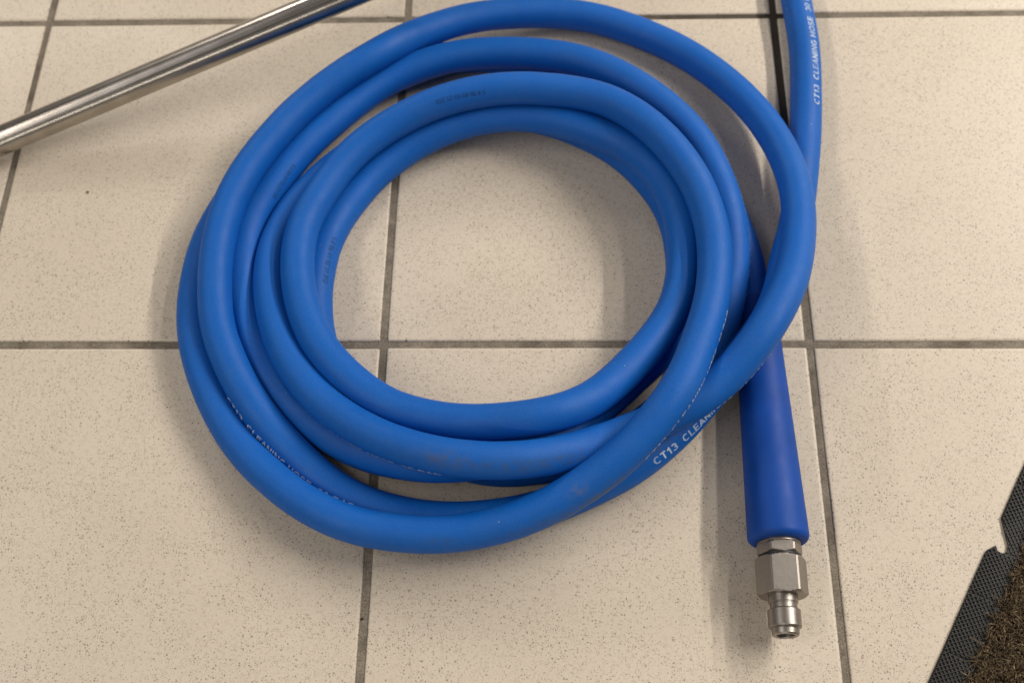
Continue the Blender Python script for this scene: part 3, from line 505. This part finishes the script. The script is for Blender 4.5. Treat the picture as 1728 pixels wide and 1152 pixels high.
def text_tris(body, width=0.17):
    vs, fs, pen = [], [], 0.0
    for ch in body:
        adv, strokes = GLYPH[ch]
        for st in strokes:
            pts = []
            for p, q in zip(st[:-1], st[1:]):      # short steps so that the print follows the hose
                n = max(1, int(math.hypot(q[0] - p[0], q[1] - p[1]) / 0.14))
                pts += [(p[0] + (q[0] - p[0]) * i / n, p[1] + (q[1] - p[1]) * i / n) for i in range(n)]
            pts.append(st[-1])
            closed = math.hypot(st[0][0] - st[-1][0], st[0][1] - st[-1][1]) < 1e-6
            rows = []
            for i, p in enumerate(pts):
                a = pts[i - 1] if i else (pts[-2] if closed else p)
                c = pts[i + 1] if i < len(pts) - 1 else (pts[1] if closed else p)
                d1 = Vector((p[0] - a[0], p[1] - a[1])); d2 = Vector((c[0] - p[0], c[1] - p[1]))
                d1 = d1.normalized() if d1.length > 1e-6 else d2.normalized()
                d2 = d2.normalized() if d2.length > 1e-6 else d1
                t = d1 + d2
                t = t.normalized() if t.length > 0.2 else d2
                k = width / 2 / max(0.5, abs(t.dot(d2)))
                rows.append(((pen + p[0] - t.y * k, p[1] + t.x * k), (pen + p[0] + t.y * k, p[1] - t.x * k)))
            o = len(vs)
            for r in rows: vs += [r[0], r[1]]
            for i in range(len(rows) - 1):
                fs.append((o + 2 * i, o + 2 * i + 1, o + 2 * i + 3, o + 2 * i + 2))
        pen += adv + 0.06
    return np.array(vs), fs

def print_on_hose(body, s_start, s_len, phi0, phi1, height, mat, width=0.17, name="printed_text"):
    """text read against the direction of the hose, starting at s_start"""
    vs, fs = text_tris(body, width)
    x0, x1 = vs[:, 0].min(), vs[:, 0].max()
    t = (vs[:, 0] - x0) / (x1 - x0)
    s = s_start - t * s_len
    phi = np.radians(phi0 + (phi1 - phi0) * t) + (vs[:, 1] - 0.5) * height / RH
    P = np.stack([np.interp(s, HS, HP[:, i]) for i in range(3)], 1)
    N = np.stack([np.interp(s, HS, HN[:, i]) for i in range(3)], 1)
    B = np.stack([np.interp(s, HS, HB[:, i]) for i in range(3)], 1)
    Q = P + (RH + 0.00012) * (np.cos(phi)[:, None] * N + np.sin(phi)[:, None] * B)
    o = mesh_obj(name, Q - np.array(OFF), fs, mat, hose, smooth=True)
    return o
LINE = "CT13  CLEANING HOSE  30 BAR"
LL = 0.1165
print_on_hose(LINE, 0.2905, LL, -32, -21, 0.0052, M_PRINT)
print_on_hose(LINE, 0.9345, LL, -82, -40, 0.0052, M_PRINT)
print_on_hose(LINE, 0.6215, LL, -45, -74, 0.0053, M_PRINT)
print_on_hose(LINE, 5.7150, LL, -96, -82, 0.0052, M_PRINT)
print_on_hose(LINE, 1.8890, LL, -101, -95, 0.0052, M_PRINT)
print_on_hose(LINE, 2.1760, LL, -108, -102, 0.0052, M_PRINT)
print_on_hose(LINE, 3.8400, LL, -92, -74, 0.0052, M_PRINT)
CODE = "1 4 06 01 02 21 212"
print_on_hose(CODE, 5.3065, 0.0375, 44, 36, 0.0034, M_INK, 0.22, "date_code")
print_on_hose(CODE, 4.2955, 0.0405, 40, 42, 0.0036, M_INK, 0.22, "date_code")
print_on_hose(CODE, 3.3251, 0.0300, 44, 58, 0.0034, M_INK, 0.22, "date_code")

# ---------------------------------------------------------------- lathed parts of the end fitting
def frame_of(axis):
    ax = Vector(axis).normalized()
    side = ax.cross(Vector((0, 0, 1))).normalized()
    up = side.cross(ax).normalized()
    return ax, side, up

def lathe(name, origin, axis, prof, mat, parent, seg=48, smooth=True, sharp=35):
    """prof: list of (distance along axis, radius)"""
    ax, side, up = frame_of(axis)
    bm = bmesh.new(); prev = None
    for d, r in prof:
        c = Vector(origin) + ax * d - OFF
        ring = [bm.verts.new(c + (up * math.cos(2 * math.pi * k / seg) + side * math.sin(2 * math.pi * k / seg)) * r) for k in range(seg)]
        if prev:
            for k in range(seg):
                bm.faces.new((prev[k], prev[(k + 1) % seg], ring[(k + 1) % seg], ring[k]))
        prev = ring
    bmesh.ops.recalc_face_normals(bm, faces=bm.faces)
    me = bpy.data.meshes.new(name); bm.to_mesh(me); bm.free()
    me.polygons.foreach_set("use_smooth", [True] * len(me.polygons))
    me.set_sharp_from_angle(angle=math.radians(sharp))
    me.materials.append(mat)
    o = bpy.data.objects.new(name, me); SC.collection.objects.link(o); o.parent = parent
    return o

A = Vector(HOSE[-1]); E = Vector((0.26215, -0.1497, 0.0194))
AX = (E - A).normalized(); L = (E - A).length
# sleeve: slim at the hose, widening, rounded bottom edge
prof = [(0.020, 0.0120), (-0.001, 0.0121), (-0.0015, 0.0128), (-0.0008, 0.0138), (0.002, 0.0143)]
for i in range(1, 25):
    t = i / 25
    prof.append((0.002 + t * (L - 0.007), 0.0143 + (0.0193 - 0.0143) * (t ** 0.92)))
for i in range(0, 9):
    a = math.pi / 2 * i / 8
    prof.append((L - 0.0042 + 0.0042 * math.sin(a), 0.0193 - 0.0042 * (1 - math.cos(a))))
prof += [(L, 0.0120), (L - 0.004, 0.0118)]
sleeve = lathe("bend_guard", A, AX, prof, M_SLEEVE, hose, 64, sharp=60)
sleeve["label"] = "tapered deep blue rubber sleeve at the hose end"

FAX = Vector((-0.012, -1, 0)).normalized()
def hexagon(name, y0, y1, rc, rin0, rin1, mat, parent, turn=0.0):
    """hexagonal nut along the fitting's axis with chamfered corners (hex prism cut by two cones)"""
    ax, side, up = frame_of(FAX)
    org = E + FAX * y0
    Lh = y1 - y0
    seg = 72
    bm = bmesh.new()
    ap = rc * math.cos(math.pi / 6)
    prev = None
    rings = [0.0, 0.0006, 0.0013, 0.0022, Lh - 0.0022, Lh - 0.0013, Lh - 0.0006, Lh]
    rows = []
    rows.append((0.0, "in0"))
    for d in rings: rows.append((d, "hex"))
    rows.append((Lh, "in1"))
    for d, kind in rows:
        ring = []
        for k in range(seg):
            th = 2 * math.pi * k / seg + turn
            if kind == "hex":
                w = (th + math.pi / 6) % (math.pi / 3) - math.pi / 6
                r = ap / math.cos(w)
                e = min(d, Lh - d)
                r = min(r, ap * 1.005 + e * 1.75 * 0.9)       # cone
                r = min(r, rc - 0.00025)                       # rounded corner
            else:
                r = rin0 if kind == "in0" else rin1
            p = org + FAX * d + (up * math.cos(th) + side * math.sin(th)) * r - OFF
            ring.append(bm.verts.new(p))
        if prev:
            for k in range(seg):
                bm.faces.new((prev[k], prev[(k + 1) % seg], ring[(k + 1) % seg], ring[k]))
        prev = ring
    bmesh.ops.recalc_face_normals(bm, faces=bm.faces)
    me = bpy.data.meshes.new(name); bm.to_mesh(me); bm.free()
    me.polygons.foreach_set("use_smooth", [True] * len(me.polygons))
    me.set_sharp_from_angle(angle=math.radians(18))
    me.materials.append(mat)
    o = bpy.data.objects.new(name, me); SC.collection.objects.link(o); o.parent = parent
    return o

lathe("ferrule_collar", E - FAX * 0.003, FAX, [(0.0, 0.0118), (0.0034, 0.0135), (0.0042, 0.0135), (0.0046, 0.0130), (0.0046, 0.006)], M_STEEL, hose)
hexagon("lock_nut", 0.0014, 0.0083, 0.0145, 0.008, 0.0105, M_STEEL, hose, math.radians(8))
lathe("seal_ring", E + FAX * 0.0080, FAX, [(0.0, 0.007), (0.0, 0.0120), (0.0006, 0.0133), (0.0018, 0.0135), (0.0026, 0.0128), (0.0028, 0.007)], M_SEAL, hose)
hexagon("hex_coupling", 0.0104, 0.0340, 0.0163, 0.009, 0.0090, M_STEEL, hose, math.radians(3))
nip = [(0.0, 0.0080), (0.0, 0.0091), (0.0044, 0.0091), (0.0048, 0.0086), (0.0052, 0.0086), (0.0054, 0.0083), (0.0082, 0.0083),
       (0.0085, 0.0088), (0.0088, 0.0096), (0.0094, 0.0101), (0.0194, 0.0101), (0.0199, 0.0097), (0.0203, 0.0084), (0.0207, 0.0082), (0.0210, 0.0085), (0.0238, 0.0083), (0.0246, 0.0077),
       (0.0247, 0.0062), (0.0240, 0.0056), (0.0150, 0.0050)]
nipple = lathe("plug_nipple", E + FAX * 0.0336, FAX, nip, M_STEEL, hose, 56, sharp=30)
lathe("bore", E + FAX * 0.0336, FAX, [(0.0215, 0.0054), (0.0214, 0.0020), (0.0214, 0.0001)], M_BORE, nipple, 32)

# ---------------------------------------------------------------- a crumb on the floor
bm = bmesh.new()
bmesh.ops.create_icosphere(bm, subdivisions=2, radius=0.0009)
for v in bm.verts:
    v.co *= 1 + 0.35 * math.sin(v.co.x * 3100 + 1) * math.cos(v.co.y * 2700)
    v.co.z *= 0.6; v.co.x *= 1.3
zmin = min(v.co.z for v in bm.verts)
for v in bm.verts: v.co.z -= zmin
me = bpy.data.meshes.new("crumb"); bm.to_mesh(me); bm.free()
me.materials.append(M_SEAL)
crumb = bpy.data.objects.new("crumb", me); SC.collection.objects.link(crumb)
crumb.location = (-0.2364, 0.1304, 0.0)
speck = crumb.copy(); SC.collection.objects.link(speck)
speck.location = (-0.0010, -0.1947, -0.0013); speck.rotation_euler = (0, 0, 1.1)
tag(speck, "small black speck stuck in the grout joint below the coil", "crumb", "black crumbs on the floor")
crumb["group"] = "black crumbs on the floor"
tag(crumb, "tiny black crumb lying on the tile between the steel tube and the coil", "crumb")

# ---------------------------------------------------------------- stainless tube, upper left
a = Vector((-0.30478, 0.16609, 0.0180)); b = Vector((-0.08390, 0.24487, 0.0600))
tdir = (b - a).normalized()
RT = 0.0110
t0 = -(a.z - RT) / tdir.z                         # its lower end touches the floor
start = a + tdir * t0; length = 0.62
seg = 48
prof = [(0.006, RT - 0.0016), (0.0, RT - 0.0015), (0.0, RT - 0.0003), (0.0004, RT)] + [(0.002 + i * (length - 0.004) / 20, RT) for i in range(21)] + [(length - 0.0004, RT), (length, RT - 0.0003), (length, RT - 0.0015), (length - 0.006, RT - 0.0016)]
verts, faces = [], []
for i, (d, r) in enumerate(prof):
    for k in range(seg):
        verts.append((d, r * math.cos(2 * math.pi * k / seg), r * math.sin(2 * math.pi * k / seg)))
    if i:
        for k in range(seg):
            faces.append(((i - 1) * seg + k, (i - 1) * seg + (k + 1) % seg, i * seg + (k + 1) % seg, i * seg + k))
tube = mesh_obj("steel_tube", verts, faces, M_TUBE)
tube.data.set_sharp_from_angle(angle=math.radians(35))
tube.location = start
tube.rotation_euler = tdir.to_track_quat("X", "Z").to_euler()
tag(tube, "shiny round stainless steel tube lying across the tiles beyond the hose", "tube")

# ---------------------------------------------------------------- door mat, lower right
MO = Vector((0.348358, -0.231372, 0.0)); MA = math.radians(59.5303)
MU = Vector((math.cos(MA), math.sin(MA), 0)); MV = Vector((math.sin(MA), -math.cos(MA), 0))
mat_root = empty("door_mat", MO)
mat_root.rotation_euler = (0, 0, MA)
tag(mat_root, "brown pile door mat with a black rubber edge strip", "mat")
# in the mat's own frame: x along its edge, y = -distance in from the edge (mm here)
U0, U1, VW = -145.0, 233.0, 150.0
SEAM = [-145, -103, -61, -19.5, 23.2, 65.3, 99.4, 149.2, 191, 233]
def local(u, v, z): return (u / 1000, -v / 1000, z / 1000)
def clip_line(poly, p, d):
    """sorted parameters where the line p + t d crosses the polygon"""
    ts = []
    for i in range(len(poly)):
        (x1, y1), (x2, y2) = poly[i], poly[(i + 1) % len(poly)]
        ex, ey = x2 - x1, y2 - y1
        den = d[0] * ey - d[1] * ex
        if abs(den) < 1e-9: continue
        t = ((x1 - p[0]) * ey - (y1 - p[1]) * ex) / den
        s = ((x1 - p[0]) * d[1] - (y1 - p[1]) * d[0]) / den
        if 0 <= s < 1: ts.append(t)
    return sorted(ts)
def border_section(poly):
    bm = bmesh.new()
    H = 1.9
    top = [bm.verts.new(local(u, v, H - (0.35 if v < 1.2 else 0))) for u, v in poly]
    bot = [bm.verts.new(local(u, v, 0.15)) for u, v in poly]
    n = len(poly)
    f = bm.faces.new(top)
    for i in range(n):
        bm.faces.new((top[i], bot[i], bot[(i + 1) % n], top[(i + 1) % n]))
    bmesh.ops.triangulate(bm, faces=[f])
    # raised diamond ribs moulded on the strip
    pitch, w0, w1, hr = 2.35, 0.46, 0.20, 0.70
    us = [p[0] for p in poly]; vs = [p[1] for p in poly]
    cu, cv = (min(us) + max(us)) / 2, (min(vs) + max(vs)) / 2
    for sgn in (1, -1):
        d = (math.sqrt(.5), sgn * math.sqrt(.5)); nn = (-d[1], d[0])
        base = round((cu * nn[0] + cv * nn[1]) / pitch)
        for k in range(base - 22, base + 23):
            off = k * pitch
            p = (nn[0] * off, nn[1] * off)
            ts = clip_line(poly, p, d)
            for t0, t1 in zip(ts[::2], ts[1::2]):
                t0 += 0.55; t1 -= 0.55
                if t1 - t0 < 0.6: continue
                sec = []
                for t in (t0, t1):
                    q = (p[0] + d[0] * t, p[1] + d[1] * t)
                    z0 = H - 0.1; z1 = H + hr + (0.02 if sgn > 0 else 0)
                    e = 0.25 if t == t0 else -0.25
                    q2 = (q[0] + d[0] * e, q[1] + d[1] * e)
                    sec.append([bm.verts.new(local(q[0] + nn[0] * w0, q[1] + nn[1] * w0, z0)), bm.verts.new(local(q2[0] + nn[0] * w1, q2[1] + nn[1] * w1, z1)),
                                bm.verts.new(local(q2[0] - nn[0] * w1, q2[1] - nn[1] * w1, z1)), bm.verts.new(local(q[0] - nn[0] * w0, q[1] - nn[1] * w0, z0))])
                for i in range(3):
                    bm.faces.new((sec[0][i], sec[0][i + 1], sec[1][i + 1], sec[1][i]))
                bm.faces.new(sec[0]); bm.faces.new(sec[1][::-1])
    bmesh.ops.recalc_face_normals(bm, faces=bm.faces)
    me = bpy.data.meshes.new("border_section"); bm.to_mesh(me); bm.free()
    me.materials.append(M_RUBBER)
    o = bpy.data.objects.new("border_section", me); SC.collection.objects.link(o); o.parent = mat_root
    return o
G = 0.14
VI = 21.0
for i in range(len(SEAM) - 1):
    ua, ub = SEAM[i] + G, SEAM[i + 1] - G
    w = 1.2 * math.sin(i * 2.1)
    if SEAM[i] == 65.3:      # torn corner piece below the notch
        poly = [(ua, -0.4), (95.8, -0.4), (99.0, 1.4), (102.2, 3.4), (101.4, 4.6), (99.6, 5.6), (99.3, 8.4), (99.9, 9.8), (101.2, 16.0), (102.0, VI), (ua + 3.0, VI)]
    elif SEAM[i] == 99.4:    # piece above the notch, its corner cut off
        poly = [(121.7, 0.0), (ub, -0.3), (ub + 1.2, VI), (102.4, VI), (101.5, 16.0), (100.2, 10.1), (102.6, 11.2), (106.8, 10.3), (114.0, 5.2)]
    else:
        poly = [(ua, 0.0), (ub, 0.0), (ub + 2.0 + w * 0.3, VI), (ua + 2.0 + w * 0.3, VI)]
        if SEAM[i] == 23.2: poly = [(ua, 0.0), (ub, -0.3), (ub + 3.0, VI), (ua + 2.2, VI)]
        if SEAM[i] == 149.2: poly = [(ua, -0.3), (ub, 0.0), (ub + 2.0, VI), (ua + 1.3, VI)]
    sec = border_section(poly)
    if SEAM[i] == 65.3: sec["label"] = "rubber edge piece with a torn corner beside the notch"

verts = [local(u, v, z) for z in (0.2, 2.4) for u, v in ((U0, VI + 0.3), (U1, VI + 0.3), (U1, VW), (U0, VW))]
mesh_obj("carpet_base", verts, [(0, 3, 2, 1), (4, 5, 6, 7), (0, 1, 5, 4), (1, 2, 6, 5), (2, 3, 7, 6), (3, 0, 4, 7)], M_BACK, mat_root, smooth=False)

# pile: many short bent yarn tufts as one mesh
def pile():
    n = 68000
    u = rng.uniform(U0, U1, n); v = rng.uniform(VI - 2.0, VW, n)
    edge = VI - 1.2 + 1.6 * np.sin(u / 5.1) * np.sin(u / 2.3 + 1) + rng.normal(0, 0.5, n)
    keep = v > edge
    u, v = u[keep], v[keep]; n = len(u)
    # tufts lean in clumps
    cl = np.sin(u / 3.7 + 2 * np.sin(v / 4.9)) + np.cos(v / 3.3 + 1.7 * np.sin(u / 6.1))
    ang = cl * 2.0 + rng.normal(0, 0.9, n)
    lean = np.abs(rng.normal(0.75, 0.35, n))
    near = np.clip((VI + 4 - v) / 5, 0, 1)            # the outermost tufts flop over the rubber
    hgt = rng.uniform(2.8, 5.0, n) * (1 - 0.25 * near)
    dx, dy = np.cos(ang), np.sin(ang)
    dy = dy - near * 0.9
    curl = rng.normal(0, 0.9, n)
    rad = rng.uniform(0.20, 0.44, n)
    t = np.array([0.0, 0.4, 0.75, 1.0])
    z = 2.2 + hgt[:, None] * np.array([0.0, 0.55, 0.9, 0.95])[None] * (1 - 0.25 * lean[:, None])
    ru = u[:, None] + (dx * lean * hgt)[:, None] * (t ** 1.7)[None] + (-dy * curl)[:, None] * np.sin(t * 4)[None]
    rv = v[:, None] + (dy * lean * hgt)[:, None] * (t ** 1.7)[None] + (dx * curl)[:, None] * np.sin(t * 4)[None]
    wid = np.array([0.8, 1.1, 1.0, 0.45])
    V = np.zeros((n, 4, 3, 3))
    for k in range(3):
        a = 2 * np.pi * k / 3 + rng.uniform(0, 6.28, n)
        V[:, :, k, 0] = ru + (rad * np.cos(a))[:, None] * wid
        V[:, :, k, 1] = rv + (rad * np.sin(a))[:, None] * wid
        V[:, :, k, 2] = z + (rad * np.sin(a * 2))[:, None] * wid * 0.4
    V = V.reshape(-1, 3)
    out = np.stack([V[:, 0], -V[:, 1], V[:, 2]], 1) / 1000
    fb = []
    for r in range(3):
        for k in range(3):
            k2 = (k + 1) % 3
            fb.append((r * 3 + k, r * 3 + k2, (r + 1) * 3 + k2, (r + 1) * 3 + k))
    fb = np.array(fb)
    Fq = (np.arange(n)[:, None, None] * 12 + fb[None]).reshape(-1, 4)
    me = bpy.data.meshes.new("pile")
    me.vertices.add(len(out)); me.vertices.foreach_set("co", out.ravel().astype(np.float32))
    me.loops.add(Fq.size); me.loops.foreach_set("vertex_index", Fq.ravel().astype(np.int32))
    me.polygons.add(len(Fq)); me.polygons.foreach_set("loop_start", (np.arange(len(Fq)) * 4).astype(np.int32))
    me.update(calc_edges=True)
    cols = np.array([(0.080, 0.058, 0.034), (0.055, 0.040, 0.024), (0.11, 0.080, 0.046), (0.035, 0.027, 0.018), (0.17, 0.13, 0.085), (0.085, 0.058, 0.032)])
    pick = rng.choice(len(cols), n, p=[0.32, 0.22, 0.17, 0.14, 0.05, 0.10])
    c = 1.7 * cols[pick] * rng.uniform(0.75, 1.25, (n, 1))
    col = np.ones((n, 12, 4)); col[:, :, :3] = c[:, None]
    at = me.attributes.new("yarn", "FLOAT_COLOR", "POINT")
    at.data.foreach_set("color", col.ravel().astype(np.float32))
    me.polygons.foreach_set("use_smooth", [True] * len(me.polygons))
    me.materials.append(M_PILE)
    o = bpy.data.objects.new("pile", me); SC.collection.objects.link(o); o.parent = mat_root
    o["kind"] = "stuff"
pile()
